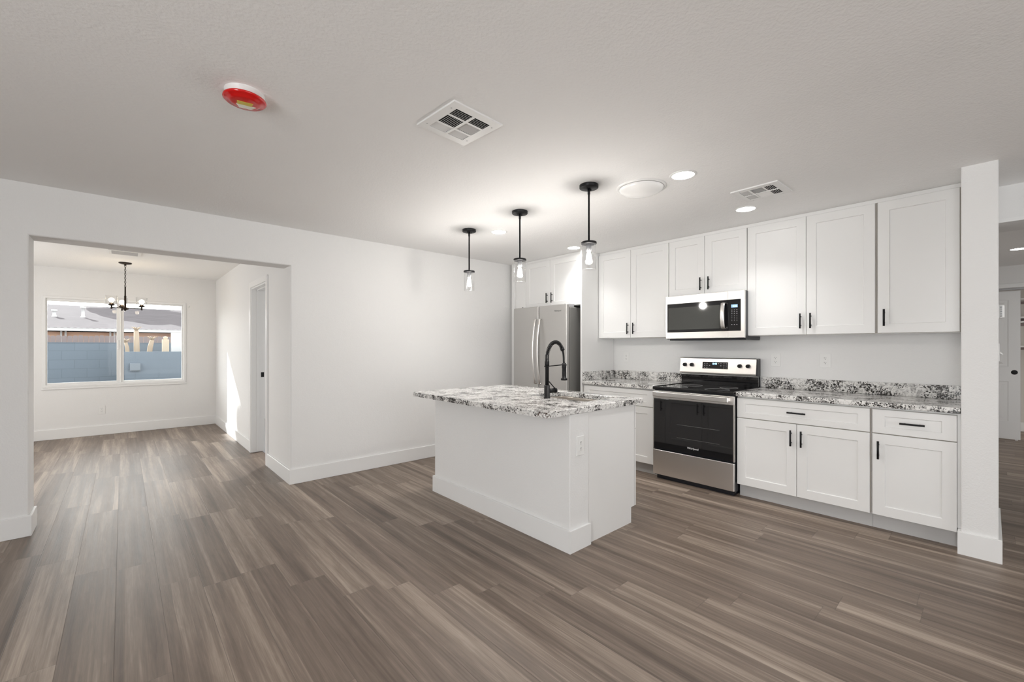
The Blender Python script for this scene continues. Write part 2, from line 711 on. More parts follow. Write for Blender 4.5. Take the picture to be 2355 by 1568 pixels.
# header over the opening beside the kitchen, and the hall beyond
struct('wall_header', MB().box(XB + .01, 5.0, -4.0, -.035, 2.19, CE), M['wall'])
struct('trim_1', MB().box(XB - .004, XB + .01, -4.0, -.036, 2.19, 2.215), M['trim'])
struct('wall_hall_left', MB().box(4.735, 9.3, .30, .40, 0, CE), M['wall'])
struct('wall_hall_far', MB().prism([(-4.0, 2.14), (.30, 2.14), (.30, CE), (-4.0, CE)], 0, 9.22, 9.32), M['wall'])
struct('trim_2', MB().box(9.20, 9.22, -2.0, .30, 2.14, 2.20, .003), M['trim'])
struct('wall_closet', MB().box(10.4, 10.5, -4.0, .40, 0, CE), M['shelfwall'])
struct('floor_closet', MB().box(9.6, 10.5, -4.0, .4, -.12, 0), M['floor'])
# dining room
struct('wall_dining_back', MB().box(-2.6, -.84, YD, YD + .15, 0, CE).box(.775, 3.1, YD, YD + .15, 0, CE).box(-.84, .775, YD, YD + .15, 0, .735).box(-.84, .775, YD, YD + .15, 2.04, CE), M['wall'])
struct('wall_dining_left', MB().box(-2.6, -2.5, YA + .22, YD, 0, CE), M['wall'])
DY0, DY1, DZ = 5.39, 6.15, 2.045
struct('wall_dining_right', MB().prism([(YA + .22, 0), (DY0, 0), (DY0, DZ), (DY1, DZ), (DY1, 0), (YD, 0), (YD, CE), (YA + .22, CE)], 0, XJ, XJ + .115), M['wall'])
struct('wall_bath', MB().box(3.0, 3.1, YA + .22, YD, 0, CE), M['wall'])
struct('floor_bath', MB().box(XJ + .115, 3.0, YA + .22, YD, 0, .004), M['tile'])
struct('baseboard_bath', MB().box(2.985, 3.0, YA + .22, YD, .004, .14), M['trim'])
area('fill_bath', (2.2, 6.6, 2.43), (0, 0, -1), .3, .3, 14, (1, .98, .95))  # unseen area light added so the bath room looks white

# baseboards
BH = .142
BT = .015


def bboard(name, *boxes):
    mb = MB()
    for b in boxes:
        mb.box(*b, 0, BH, .0025)
    return struct(name, mb, M['trim'])


bboard('baseboard_left', (XJ - BT, 4.0, YA - BT, YA), (-3.0, XL + BT, YA - BT, YA))
bboard('baseboard_opening', (XJ - BT, XJ, YA, DY0 - .065), (XL, XL + BT, YA, YA + .235))
bboard('baseboard_dining', (-2.5, XJ, YD - BT, YD), (XJ - BT, XJ, DY1 + .065, YD - BT))
struct('baseboard_partition', MB().prism([(3.935, -.05), (XB + .12, -.05), (XB + .12, -.035), (3.95, -.035), (3.95, .124), (4.06, .124), (4.06, .139), (3.935, .139)], 2, 0, BH, lambda a, b: abs(a.z - BH) < 1e-4 and abs(b.z - BH) < 1e-4, .0022), M['trim'])

# door opening in the dining room side wall: casing, jamb, stop and strike plate
dr = tag(MB().box(XJ - .016, XJ, DY0 - .065, DY0, 0, DZ + .065, .002).box(XJ - .016, XJ, DY1, DY1 + .065, 0, DZ + .065, .002)
         .box(XJ - .016, XJ, DY0, DY1, DZ, DZ + .065, .002).build('door_1', M['trim']), kind='structure')
rootoff = dr.location.copy()
jm = MB().box(XJ - .004, XJ + .14, DY1 - .018, DY1, .004, DZ - .018).box(XJ - .004, XJ + .14, DY0, DY0 + .018, .004, DZ - .018).box(XJ - .004, XJ + .14, DY0, DY1, DZ - .018, DZ)
jm.box(XJ + .05, XJ + .085, DY1 - .030, DY1 - .018, .02, DZ - .018).box(XJ + .05, XJ + .085, DY0 + .018, DY0 + .03, .02, DZ - .018).box(XJ + .05, XJ + .085, DY0 + .018, DY1 - .018, DZ - .03, DZ - .018)
jm.build('door_jamb', M['trim'], dr)
MB().box(XJ + .098, XJ + .132, DY1 - .021, DY1 - .018, .935, .995, .001).build('strike_plate', M['black'], dr)

# window of the dining room
def ring_frame(mb, xa, xb, za, zb, wl, wr, wb, wt_, ya_, yb_, ch=.004):
    """rectangular frame in the xz plane with chamfered faces towards the room"""
    bm_ = mb.bm

    def rg_(i, y, inner):
        if inner:
            q = ((xa + wl - i, za + wb - i), (xb - wr + i, za + wb - i), (xb - wr + i, zb - wt_ + i), (xa + wl - i, zb - wt_ + i))
        else:
            q = ((xa + i, za + i), (xb - i, za + i), (xb - i, zb - i), (xa + i, zb - i))
        return [bm_.verts.new((x, y, z)) for x, z in q]
    rr = [rg_(0, yb_, 0), rg_(0, ya_ + ch, 0), rg_(ch, ya_, 0), rg_(ch, ya_, 1), rg_(0, ya_ + ch, 1), rg_(0, yb_, 1)]
    rr.append(rr[0])
    for A, B in zip(rr, rr[1:]):
        for i in range(4):
            j = (i + 1) % 4
            bm_.faces.new((A[i], A[j], B[j], B[i]))
    return mb


wf = MB()
WX0, WX1, WZ0, WZ1 = -.84, .775, .735, 2.04
y0, y1 = YD - .012, YD + .07
ring_frame(wf, WX0, WX1, WZ0, WZ1, .035, .035, .035, .035, y0, y1)
wf.box(WX0 - .012, WX1 + .012, YD - .014, YD, WZ0 - .028, WZ0 - .0005, .003)
win = tag(wf.build('window_1', M['trim']), kind='structure')
sa = MB()
ya, yb = YD + .004, YD + .03
ring_frame(sa, -.805, -.03, .77, 2.005, .012, .041, .03, .04, ya, yb, .003)
sash = sa.build('sliding_sash', M['trim'], win)
MB().box(-.793, -.071, YD + .014, YD + .018, .80, 1.965).build('pane', M['glass'], sash)
MB().box(-.062, -.045, YD - .012, YD + .004, 1.28, 1.42, .004, 2).build('sash_latch', M['trim'], sash)
fx = MB()
ring_frame(fx, -.0295, .74, .77, 2.005, .0415, .02, .027, .02, YD + .031, YD + .06, .003)
fixed = fx.build('fixed_frame', M['trim'], win)
MB().box(.012, .72, YD + .043, YD + .047, .797, 1.985).build('pane', M['glass'], fixed)
lt = thing('curtain_bracket', 'tiny white curtain rod bracket on dining wall beside top right window corner', 'bracket', (.815, YD, 1.98))
MB().lathe((.815, YD, 1.98), [(0, -.004), (.014, -.004), (.014, 0), (0, 0)], 16, 1).build('plate', M['plastic'], lt)
MB().tube([(.815, YD - .002, 1.985), (.815, YD - .03, 1.985), (.815, YD - .032, 2.0)], .004, 8).build('hook', M['plastic'], lt)


# ------------------------------------------------------------------ cabinets
def pull(parent, xf, sg, y, z, vertical=True, L=.127):
    mb = MB()
    xo = xf + sg * .030
    if vertical:
        mb.tube([(xo, y, z - L / 2), (xo, y, z + L / 2)], .0066, 12)
        for dz in (-.038, .038):
            mb.tube([(xf - sg * .001, y, z + dz), (xo, y, z + dz)], .0045, 10)
    else:
        mb.tube([(xo, y - L / 2, z), (xo, y + L / 2, z)], .0066, 12)
        for dy in (-.038, .038):
            mb.tube([(xf - sg * .001, y + dy, z), (xo, y + dy, z)], .0045, 10)
    return mb.build('handle', M['black'], parent)


def door(root, xf, sg, y0, y1, z0, z1, hy=None, hz=None):
    d = MB().shaker(xf, sg, y0, y1, z0, z1).build('door', M['cab'], root)
    if hy is not None:
        pull(d, xf, sg, hy, hz)
    return d


def drawer(root, xf, sg, y0, y1, z0, z1, handle=True):
    d = MB().shaker(xf, sg, y0, y1, z0, z1, .068, .046).build('drawer', M['cab'], root)
    if handle:
        pull(d, xf, sg, (y0 + y1) / 2, (z0 + z1) / 2, False)
    return d


def carcass(root, x0, x1, y0, y1, z0, z1, front, sg):
    """box with white sides and a raw coloured front edge set back from the doors"""
    MB().box(x0, x1, y0, y1, z0, z1).build('cabinet_box', M['cab'], root)
    xe = front
    MB().box(xe, xe - sg * .002, y0 + .001, y1 - .001, z0 + .002, z1 - .012).build('face_frame', M['carcass'], root)


XU = 4.29
UZ0, UZ1 = 1.418, 2.415


def upper(name, label, y0, y1, z0, splits, hside, hz):
    r = thing(name, label, 'cabinet', ((XU + XB) / 2, (y0 + y1) / 2, z0), 'white upper cabinets')
    carcass(r, XU + .023, XB, y0, y1, z0 - .004, CE - .012, XU + .021, -1)
    for (a, b), hy in zip(splits, hside):
        door(r, XU, -1, a, b, z0, UZ1, hy, hz)
    return r


upper('wall_cabinet', 'white two door wall cabinet left of the microwave above the short countertop', 2.279, 3.187, UZ0,
      [(2.282, 2.7385), (2.7415, 3.184)], [2.695, 2.771], 1.523)
upper('wall_cabinet', 'short white two door cabinet directly above the microwave', 1.507, 2.278, 1.838,
      [(1.510, 1.8985), (1.9015, 2.275)], [1.854, 1.934], 1.941)
upper('wall_cabinet', 'tall white two door wall cabinet right of the microwave', .584, 1.506, UZ0,
      [(.592, 1.0405), (1.0435, 1.503)], [1.007, 1.080], 1.533)
upper('wall_cabinet', 'white single door wall cabinet at right end against the column', .126, .583, UZ0,
      [(.140, .577)], [.537], 1.534)
struct('trim_3', MB().box(XU + .018, XU + .036, .126, 3.187, 2.419, CE - .001, .002), M['cab'])

# cabinet over the refrigerator and the tall panels beside it
XF = 4.01
r = thing('refrigerator_cabinet', 'white two door cabinet above the refrigerator', 'cabinet', (4.3, 3.7, 1.81), 'white upper cabinets')
carcass(r, XF + .023, XB, 3.214, 4.36, 1.812, CE - .012, XF + .021, -1)
door(r, XF, -1, 3.238, 3.7255, 1.815, UZ1, 3.684, 1.932)
door(r, XF, -1, 3.7285, 4.168, 1.815, UZ1, 3.768, 1.932)
MB().box(XF, XF + .02, 4.172, 4.362, 1.80, 2.432, .002).build('filler_strip', M['cab'], r)
MB().lathe((XF - .001, 4.225, 1.845), [(0, 0), (.007, 0), (.007, .003), (0, .003)], 12, 0).build('screw_hole', M['slot'], r)
MB().box(XF + .018, XF + .036, 3.214, 4.362, 2.419, CE - .001, .002).build('top_filler', M['cab'], r)
p_ = MB().box(3.975, XB - .006, 3.19, 3.212, 0, CE - .001, .0015).build('tall_cabinet_side', M['cab'])
tag(p_, 'tall white end panel between refrigerator and short countertop', 'panel')
p_ = MB().box(3.975, XB, 4.366, 4.412, 0, CE - .001, .0015).build('tall_cabinet_side', M['cab'])
tag(p_, 'tall narrow white side panel left of the refrigerator by the blank wall', 'panel')

XD = 3.996
ZD0, ZD1, ZW0, ZW1 = .115, .693, .699, .868


def base(name, label, y0, y1, x_front, sg, xback, doors, drawers, hdoor, hdrawer):
    r = thing(name, label, 'cabinet', ((x_front + xback) / 2, (y0 + y1) / 2, 0), None)
    lo, hi = sorted((x_front - sg * .023, xback))
    carcass(r, lo, hi, y0, y1, .114, .882, x_front - sg * .021, sg)
    tk = x_front - sg * .075
    a, b = sorted((tk, xback))
    MB().box(a, b, y0, y1, 0, .114).build('toe_kick', M['toe'], r)
    for (a, b), hy in zip(doors, hdoor):
        door(r, x_front, sg, a, b, ZD0, ZD1, hy, .581)
    for a, b in drawers:
        drawer(r, x_front, sg, a, b, ZW0, ZW1, hdrawer)
    return r


base('base_cabinet', 'white base cabinet between range and tall panel partly hidden by the island', 2.276, 3.188, XD, -1, XB,
     [(2.289, 2.7305), (2.7335, 3.176)], [(2.289, 3.176)], [2.694, 2.770], True)['group'] = 'white base cabinets'
base('base_cabinet', 'wide white base cabinet with one drawer over two doors right of the range', .574, 1.488, XD, -1, XB,
     [(.581, 1.0345), (1.0375, 1.486)], [(.581, 1.486)], [1.000, 1.072], True)['group'] = 'white base cabinets'
base('base_cabinet', 'narrow white base cabinet with one drawer and one door beside the column', .141, .573, XD, -1, XB,
     [(.143, .567)], [(.143, .567)], [.532], True)['group'] = 'white base cabinets'
struct('trim_4', MB().box(XD + .012, XB, .1245, .1405, .143, .882), M['cab'])

# countertops
XC = 3.971
c = MB().box(XC, XB, .126, 1.488, .884, .921, .004, 2).build('kitchen_countertop', M['granite'])
tag(c, 'long speckled granite countertop right of the range', 'countertop', 'granite countertops')
MB().box(XB - .02, XB, .126, 1.488, .9215, 1.023, .002).build('backsplash', M['granite'], c).location = (0, 0, 0)
c2 = MB().box(XC, XB, 2.274, 3.189, .884, .921, .004, 2).build('kitchen_countertop', M['granite'])
tag(c2, 'short speckled granite countertop between range and tall panel', 'countertop', 'granite countertops')
MB().box(XB - .02, XB, 2.274, 3.169, .9215, 1.023, .002).build('backsplash', M['granite'], c2)
MB().box(XC + .012, XB, 3.1695, 3.189, .9215, 1.023, .002).build('side_splash', M['granite'], c2)


# ------------------------------------------------------------------ outlets
def outlet(label, org, right, nrm, w=.070, h=.1145, style='decora', group='wall outlets'):
    """org = centre on the wall; right, nrm unit vectors"""
    R, Nn, U = Vector(right), Vector(nrm), Vector((0, 0, 1))
    org = Vector(org)
    r = thing('electrical_outlet', label, 'outlet', org - U * h / 2, group)

    def bx(mb, u0, u1, v0, v1, d0, d1, bev=0):
        a = org + R * u0 + U * v0 + Nn * d0
        b = org + R * u1 + U * v1 + Nn * d1
        mb.box(a.x, b.x, a.y, b.y, a.z, b.z, bev)
    mb = MB()
    bx(mb, -w / 2, w / 2, -h / 2, h / 2, 0, .0055, .002)
    mb.build('cover_plate', M['plastic'], r)
    face = MB()
    if style == 'decora':
        bx(face, -.0165, .0165, -.033, .033, .0055, .0075, .0006)
    else:
        for dz in (-.0195, .0195):
            q = org + U * dz + Nn * .0055
            ax = 0 if abs(Nn.x) > .5 else 1
            sgn = (Nn.x if ax == 0 else Nn.y)
            face.lathe(q, [(0, 0), (.0172, 0), (.0172, .002 * sgn), (0, .002 * sgn)], 20, ax, False)
    face.build('receptacle', M['plastic'], r)
    for dz in (-.0195, .0195):
        sl = MB()
        bx(sl, -.0075, -.0050, dz + .000, dz + .008, .0074, .0079)
        bx(sl, .0050, .0075, dz + .001, dz + .007, .0074, .0079)
        bx(sl, -.0024, .0024, dz - .0105, dz - .0055, .0074, .0079)
        sl.build('socket_slots', M['slot'], r)
    return r


KR, KN = (0, -1, 0), (-1, 0, 0)
outlet('white outlet left of the range above the short granite countertop', (XB, 3.005, 1.188), KR, KN, .078, .125)
outlet('white outlet just right of the range above the granite backsplash', (XB, 1.367, 1.189), KR, KN, .082, .122)
outlet('larger white outlet with two round sockets farther right of the range', (XB, .976, 1.192), KR, KN, .084, .126, 'duplex')
outlet('white outlet on the textured end of the island', (2.214, 1.792, .669), (1, 0, 0), (0, -1, 0), .076, .125)
outlet('white outlet low on the dining room wall under the window', (-.234, YD, .372), (1, 0, 0), (0, -1, 0), .076, .122)

# ------------------------------------------------------------------ island
IY0, IY1 = 1.792, 3.392
isl = thing('kitchen_island', 'white kitchen island with textured half wall facing the room', 'island', (2.5, 2.6, 0))
MB().box(2.113, 2.303, IY0, IY1, 0, .879, .004, 2).build('half_wall', M['wall'], isl)
MB().prism([(2.098, IY0 - .015), (2.312, IY0 - .015), (2.312, IY0), (2.113, IY0), (2.113, IY1), (2.312, IY1), (2.312, IY1 + .015), (2.098, IY1 + .015)], 2, 0, BH, lambda a, b: abs(a.z - BH) < 1e-4 and abs(b.z - BH) < 1e-4, .0022).build('baseboard', M['trim'], isl)
MB().prism([(2.304, 0), (2.822, 0), (2.822, .115), (2.864, .115), (2.864, .879), (2.304, .879)], 1, IY0 + .006, IY0 + .024).build('end_panel', M['cab'], isl)
MB().box(2.304, 2.862, IY0 + .025, IY1 - .006, .116, .70).build('cabinet_box', M['cab'], isl)
MB().box(2.304, 2.820, IY0 + .025, IY1 - .006, 0, .115).build('toe_kick', M['toe'], isl)
MB().box(2.8625, 2.8645, IY0 + .03, IY1 - .01, .12, .876).build('face_frame', M['carcass'], isl)
XI = 2.894
door(isl, XI, 1, 1.802, 2.2555, ZD0, ZD1, 2.219, .581)
door(isl, XI, 1, 2.2585, 2.712, ZD0, ZD1, 2.295, .581)
drawer(isl, XI, 1, 1.802, 2.712, ZW0, ZW1, False)
door(isl, XI, 1, 2.716, 3.383, ZD0, ZD1, 2.755, .581)
drawer(isl, XI, 1, 2.716, 3.383, ZW0, ZW1, True)

# island countertop with the sink cut-out
SX0, SX1, SY0, SY1 = 2.475, 2.885, 1.955, 2.56
tx0, tx1, ty0, ty1, tz0, tz1 = 1.89, 2.99, 1.785, 3.41, .881, .918


def rounded(x0, x1, y0, y1, r, seg=6):
    pts = []
    for cx, cy, a0 in ((x1 - r, y1 - r, 0), (x0 + r, y1 - r, 90), (x0 + r, y0 + r, 180), (x1 - r, y0 + r, 270)):
        for i in range(seg + 1):
            a = math.radians(a0 + 90 * i / seg)
            pts.append((cx + r * math.cos(a), cy + r * math.sin(a)))
    return pts


def slab_with_hole(outer, inner, z0, z1, ch=.003):
    bm = bmesh.new()
    n = len(outer)
    assert n == len(inner)

    def inset(poly, d):
        cx = sum(p[0] for p in poly) / n
        cy = sum(p[1] for p in poly) / n
        return [(p[0] + (d if p[0] < cx else -d), p[1] + (d if p[1] < cy else -d)) for p in poly]
    rings = [(outer, z0), (outer, z1 - ch), (inset(outer, ch), z1), (inset(inner, -ch), z1), (inner, z1 - ch), (inner, z0)]
    V = [[bm.verts.new((p[0], p[1], z)) for p in poly] for poly, z in rings]
    V.append(V[0])
    for A, B in zip(V, V[1:]):
        for i in range(n):
            j = (i + 1) % n
            bm.faces.new((A[i], A[j], B[j], B[i]))
    mb = MB()
    mb.bm.free()
    mb.bm = bm
    return mb


it = slab_with_hole(rounded(tx0, tx1, ty0, ty1, .03), rounded(SX0, SX1, SY0, SY1, .03), tz0, tz1).build('island_countertop', M['granite'])
tag(it, 'speckled granite island countertop overhanging on the room side', 'countertop', 'granite countertops')

# under-mount sink
bm = bmesh.new()
rings = []
for poly, z in ((rounded(SX0 - .012, SX1 + .012, SY0 - .012, SY1 + .012, .035), .8795), (rounded(SX0 - .004, SX1 + .004, SY0 - .004, SY1 + .004, .035), .8795),
                (rounded(SX0, SX1, SY0, SY1, .035), .872), (rounded(SX0 + .006, SX1 - .006, SY0 + .006, SY1 - .006, .035), .735), (rounded(SX0 + .03, SX1 - .03, SY0 + .03, SY1 - .03, .035), .712),
                (rounded(SX0 + .17, SX1 - .17, SY0 + .26, SY1 - .26, .03), .708)):
    rings.append([bm.verts.new((p[0], p[1], z)) for p in poly])
for A, B in zip(rings, rings[1:]):
    for i in range(len(A)):
        j = (i + 1) % len(A)
        bm.faces.new((A[i], A[j], B[j], B[i])).smooth = True
bm.faces.new(rings[-1])
mb = MB()
mb.bm.free()
mb.bm = bm
sk = mb.build('kitchen_sink', M['sink'])
tag(sk, 'stainless steel undermount sink set into the island countertop', 'sink')
MB().lathe(((SX0 + SX1) / 2, (SY0 + SY1) / 2, .709), [(0, .001), (.03, .001), (.042, .004), (.045, .001)], 24).build('drain', M['chrome'], sk)

# faucet
fx_, fy_ = 2.430, 2.290
fz = .918
fa = thing('kitchen_faucet', 'matte black spring neck faucet standing beside the island sink', 'faucet', (fx_, fy_, fz))
MB().lathe((fx_, fy_, fz), [(0, 0), (.026, 0), (.026, .004), (.0225, .006), (.0225, .098), (.017, .100), (0, .100)], 28).build('base', M['black'], fa)
MB().lathe((fx_, fy_, fz + .098), [(0, 0), (.0148, 0), (.0148, .150), (.018, .151), (.018, .185), (.0148, .187), (.0148, .235), (.011, .237), (0, .237)], 24).build('riser', M['black'], fa)
# hose arch and its spring
arch = []
for i in range(41):
    a = math.pi * (1 - i / 40)
    arch.append(Vector((fx_ + .0975 + .0975 * math.cos(a), fy_, 1.20 + .150 * math.sin(a) ** .85)))
hose = [Vector((fx_, fy_, 1.14)), Vector((fx_, fy_, 1.17))] + arch + [Vector((fx_ + .198, fy_, 1.175))]
MB().tube(hose, .0078, 12).build('hose', M['black'], fa)
# helix around the first part of the arch
path = [Vector((fx_, fy_, 1.145 + .01 * i)) for i in range(6)] + arch[:32]
cum = [0]
for a, b in zip(path, path[1:]):
    cum.append(cum[-1] + (b - a).length)
tot = cum[-1]
turns = int(tot / .0105)
hel = []
steps = turns * 14
for k in range(steps + 1):
    s_ = tot * k / steps
    i = max(j for j in range(len(cum)) if cum[j] <= s_ + 1e-9)
    i = min(i, len(path) - 2)
    f = (s_ - cum[i]) / max(cum[i + 1] - cum[i], 1e-9)
    p = path[i].lerp(path[i + 1], f)
    t = (path[i + 1] - path[i]).normalized()
    a_ = Vector((0, 1, 0))
    b_ = t.cross(a_)
    w = 2 * math.pi * turns * k / steps
    hel.append(p + a_ * .0135 * math.cos(w) + b_ * .0135 * math.sin(w))
MB().tube(hel, .0026, 6).build('spring', M['black'], fa)
pe = arch[32]
te = (arch[33] - arch[31]).normalized()
MB().tube([pe - te * .012, pe + te * .012], .0165, 16).build('spring_collar', M['black'], fa)
hx = fx_ + .199
hd = MB()
hd.lathe((hx, fy_, 1.045), [(0, 0), (.026, 0), (.026, .014), (.018, .018), (.0165, .095), (.018, .097), (.018, .135), (.010, .139), (0, .139)], 24)
hd.build('spray_head', M['black'], fa)
ar = MB().tube([(fx_ + .012, fy_, 1.163), (hx - .014, fy_, 1.170)], .0042, 10)
ar.torus((hx, fy_, 1.168), .0205, .004, Matrix.Rotation(math.pi / 2, 3, 'X'), 20, 8)
ar.lathe((fx_ - .026, fy_, 1.163), [(0, 0), (.006, 0), (.006, .012), (0, .012)], 10, 0)
ar.build('support_arm', M['black'], fa)
lv = MB().tube([(fx_ + .012, fy_, .972), (fx_ + .078, fy_ - .006, .972)], .0185, 20)
lv.tube([(fx_ + .078, fy_ - .006, .972), (fx_ + .092, fy_ - .007, .972)], .0205, 20)
lv.tube([(fx_ + .085, fy_ - .007, .985), (fx_ + .018, fy_ - .004, 1.045)], .0042, 8)
lv.build('lever', M['black'], fa)

# ------------------------------------------------------------------ range
RY0, RY1 = 1.494, 2.268
rg = thing('electric_range', 'stainless steel electric range with black glass cooktop and oven door', 'range', (4.28, 1.881, 0))
MB().box(3.985, 4.595, RY0 + .004, RY1 - .004, .035, .893).box(4.0, 4.58, RY0 + .02, RY1 - .02, 0, .035).build('body', M['blackside'], rg)
od = MB().box(3.958, 3.984, RY0, RY1, .802, .878, .003, 2).box(3.958, 3.984, RY0, RY0 + .008, .303, .802).box(3.958, 3.984, RY1 - .008, RY1, .303, .802).build('oven_door', M['steel'], rg)
MB().box(3.957, 3.984, RY0 + .0085, RY1 - .0085, .303, .8015, .002).build('oven_window', M['blackgloss'], od)
sub = MB()
for z in (.44, .565):
    sub.box(3.9565, 3.9571, 1.62, 2.02, z, z + .003)
sub.build('oven_rack_lines', M['letterdark'], od)
hb = MB().box(3.905, 3.918, RY0 + .035, RY1 - .02, .826, .872, .005, 3)
hb.box(3.916, 3.960, RY0 + .04, RY0 + .06, .832, .866, .003).box(3.916, 3.960, RY1 - .045, RY1 - .025, .832, .866, .003)
hb.build('handle', M['steel'], od)
MB().box(3.953, 3.984, RY0, RY1, .048, .292, .005, 3).build('storage_drawer', M['steel'], rg)
ck = MB().box(3.945, 4.535, RY0 - .001, RY1 + .001, .8935, .916, .004, 2)
ck.box(3.945, 3.957, RY0 - .001, RY1 + .001, .916, .9215, .002).box(3.957, 4.535, RY0 - .001, RY0 + .010, .916, .9215, .002).box(3.957, 4.535, RY1 - .010, RY1 + .001, .916, .9215, .002)
ck = ck.build('cooktop', M['blackgloss'], rg)
for bx_, by_, br_ in ((4.10, 1.70, .105), (4.10, 2.07, .085), (4.37, 1.70, .08), (4.37, 2.07, .105)):
    MB().torus((bx_, by_, .9163), br_, .0008, Matrix.Rotation(math.pi / 2, 3, 'X'), 40, 6).build('burner_ring', M['grey'], ck)
bgd = MB().box(4.545, 4.60, RY0 + .002, RY1 - .002, .9, 1.03, .003).build('backguard', M['blackgloss'], rg)
MB().box(4.542, 4.546, RY0 + .004, RY1 - .004, 1.020, 1.0275).build('chrome_strip', M['chrome'], bgd)
cp = MB().prism([(4.512, 1.033), (4.508, 1.048), (4.528, 1.192), (4.536, 1.2), (4.60, 1.2), (4.60, 1.033)], 1, RY0 + .012, RY1 - .002).build('control_panel', M['steel'], rg)
MB().prism([(4.516, 1.032), (4.532, 1.190), (4.60, 1.198), (4.60, 1.032)], 1, RY0 + .0005, RY0 + .0118).build('end_cap', M['blackside'], rg)


def cpx(z):
    return 4.508 + (z - 1.048) * (.020 / .144)


mb = MB()
mb.prism([(cpx(1.088) - .0015, 1.088), (cpx(1.158) - .0015, 1.158), (cpx(1.158) + .004, 1.158), (cpx(1.088) + .004, 1.088)], 1, 1.766, 2.022)
ds = mb.build('display', M['blackgloss'], cp)
for k, yy in enumerate((2.0, 1.975, 1.948, 1.86, 1.835, 1.805, 1.782)):
    for j, zz in enumerate((1.100, 1.121, 1.142)):
        if (k + j) % 5 == 4 or (k in (2, 3) and j == 0):
            continue
        MB().box(cpx(zz) - .0021, cpx(zz) - .0014, yy - .005, yy + .005, zz - .0025, zz + .0025).build('touch_button', M['legend'], cp)
lettering('digits', '8:40', .026, (cpx(1.14) - .0024, 1.897, 1.131), (0, -1, 0), (0, 0, 1), M['display'], cp)
for ky in (2.209, 2.133, 1.652, 1.575):
    z = 1.124
    k_ = MB().lathe((cpx(z) + .001, ky, z), [(0, -.030), (.015, -.030), (.0175, -.027), (.0195, 0), (0, 0)], 24, 0, False)
    k_.box(cpx(z) - .034, cpx(z) - .028, ky - .0045, ky + .0045, z - .0165, z + .0165, .001)
    k_.build('knob', M['black'], cp)
lettering('brand_lettering', 'Whirlpool', .026, (3.9562, 1.862, .352), (0, -1, 0), (0, 0, 1), M['letter'], od)

# ------------------------------------------------------------------ microwave
MY0, MY1, MZ0, MZ1 = 1.494, 2.262, 1.397, 1.832
mw = thing('microwave_oven', 'stainless steel microwave mounted under the short cabinet above the range', 'microwave', (4.4, 1.878, 1.385))
MB().box(4.222, 4.60, MY0 + .004, MY1 - .004, 1.392, 1.83).build('body', M['blackside'], mw)
un = MB().box(4.245, 4.60, MY0 + .006, MY1 - .02, 1.378, 1.392, .002)
un.build('underside', M['blackside'], mw)
for ya_, yb_ in ((1.62, 1.80), (1.95, 2.13)):
    vs = MB().box(4.295, 4.445, ya_ - .005, yb_ + .005, 1.3772, 1.378)
    for i in range(12):
        vs.box(4.30 + i * .012, 4.306 + i * .012, ya_, yb_, 1.3758, 1.3773)
    vs.build('grease_filter', M['grey'], mw)
GY0, GY1, GZ0, GZ1, YS = 1.527, 2.244, 1.462, 1.752, 1.641
dm = MB().box(4.196, 4.222, YS + .001, MY1, GZ1, MZ1, .002).box(4.196, 4.222, YS + .001, MY1, MZ0, GZ0, .002).box(4.196, 4.222, GY1, MY1, GZ0, GZ1)
dm = dm.build('door', M['steel'], mw)
MB().box(4.1985, 4.222, YS + .001, GY1, GZ0, GZ1).build('door_glass', M['blackgloss'], dm)
MB().box(4.198, 4.1986, 1.715, 2.232, 1.488, 1.712, 0).build('window_screen', mat('microwave_window_mesh', (.075, .077, .072), .045, spec=.6), dm)
hp = [(4.196, 1.675, 1.725), (4.176, 1.675, 1.722)] + [(4.168 - .022 * math.sin(math.pi * i / 10), 1.675, 1.722 - .234 * i / 10) for i in range(11)] + [(4.176, 1.675, 1.488), (4.196, 1.675, 1.485)]
MB().tube(hp, .012, 12, True, (1.6, .55)).build('handle', M['steel'], dm)
fm = MB().box(4.196, 4.222, MY0, YS - .001, GZ1, MZ1, .002).box(4.196, 4.222, MY0, YS - .001, MZ0, GZ0, .002).box(4.196, 4.222, MY0, GY0, GZ0, GZ1).build('control_frame', M['steel'], mw)
cpn = MB().box(4.1985, 4.222, GY0, YS - .001, GZ0, GZ1, .001).build('control_panel', M['blackgloss'], mw)
MB().box(4.1978, 4.1986, 1.555, 1.612, 1.678, 1.706).build('display', M['lcd'], cpn)
lettering('digits', '5:36', .022, (4.1974, 1.580, 1.684), (0, -1, 0), (0, 0, 1), M['display'], cpn)
for j, zz in enumerate((1.655, 1.638, 1.622, 1.600, 1.585, 1.571, 1.557, 1.520)):
    for yy in (1.606, 1.584, 1.562):
        wv = .008 if j < 3 or j == 7 else .003
        MB().box(4.1979, 4.1986, yy - wv / 2, yy + wv / 2, zz - .0022, zz + .0022).build('touch_button', M['legend'], cpn)
lettering('brand_lettering', 'Whirlpool', .028, (4.1954, 1.935, 1.785), (0, -1, 0), (0, 0, 1), M['letter'], dm)

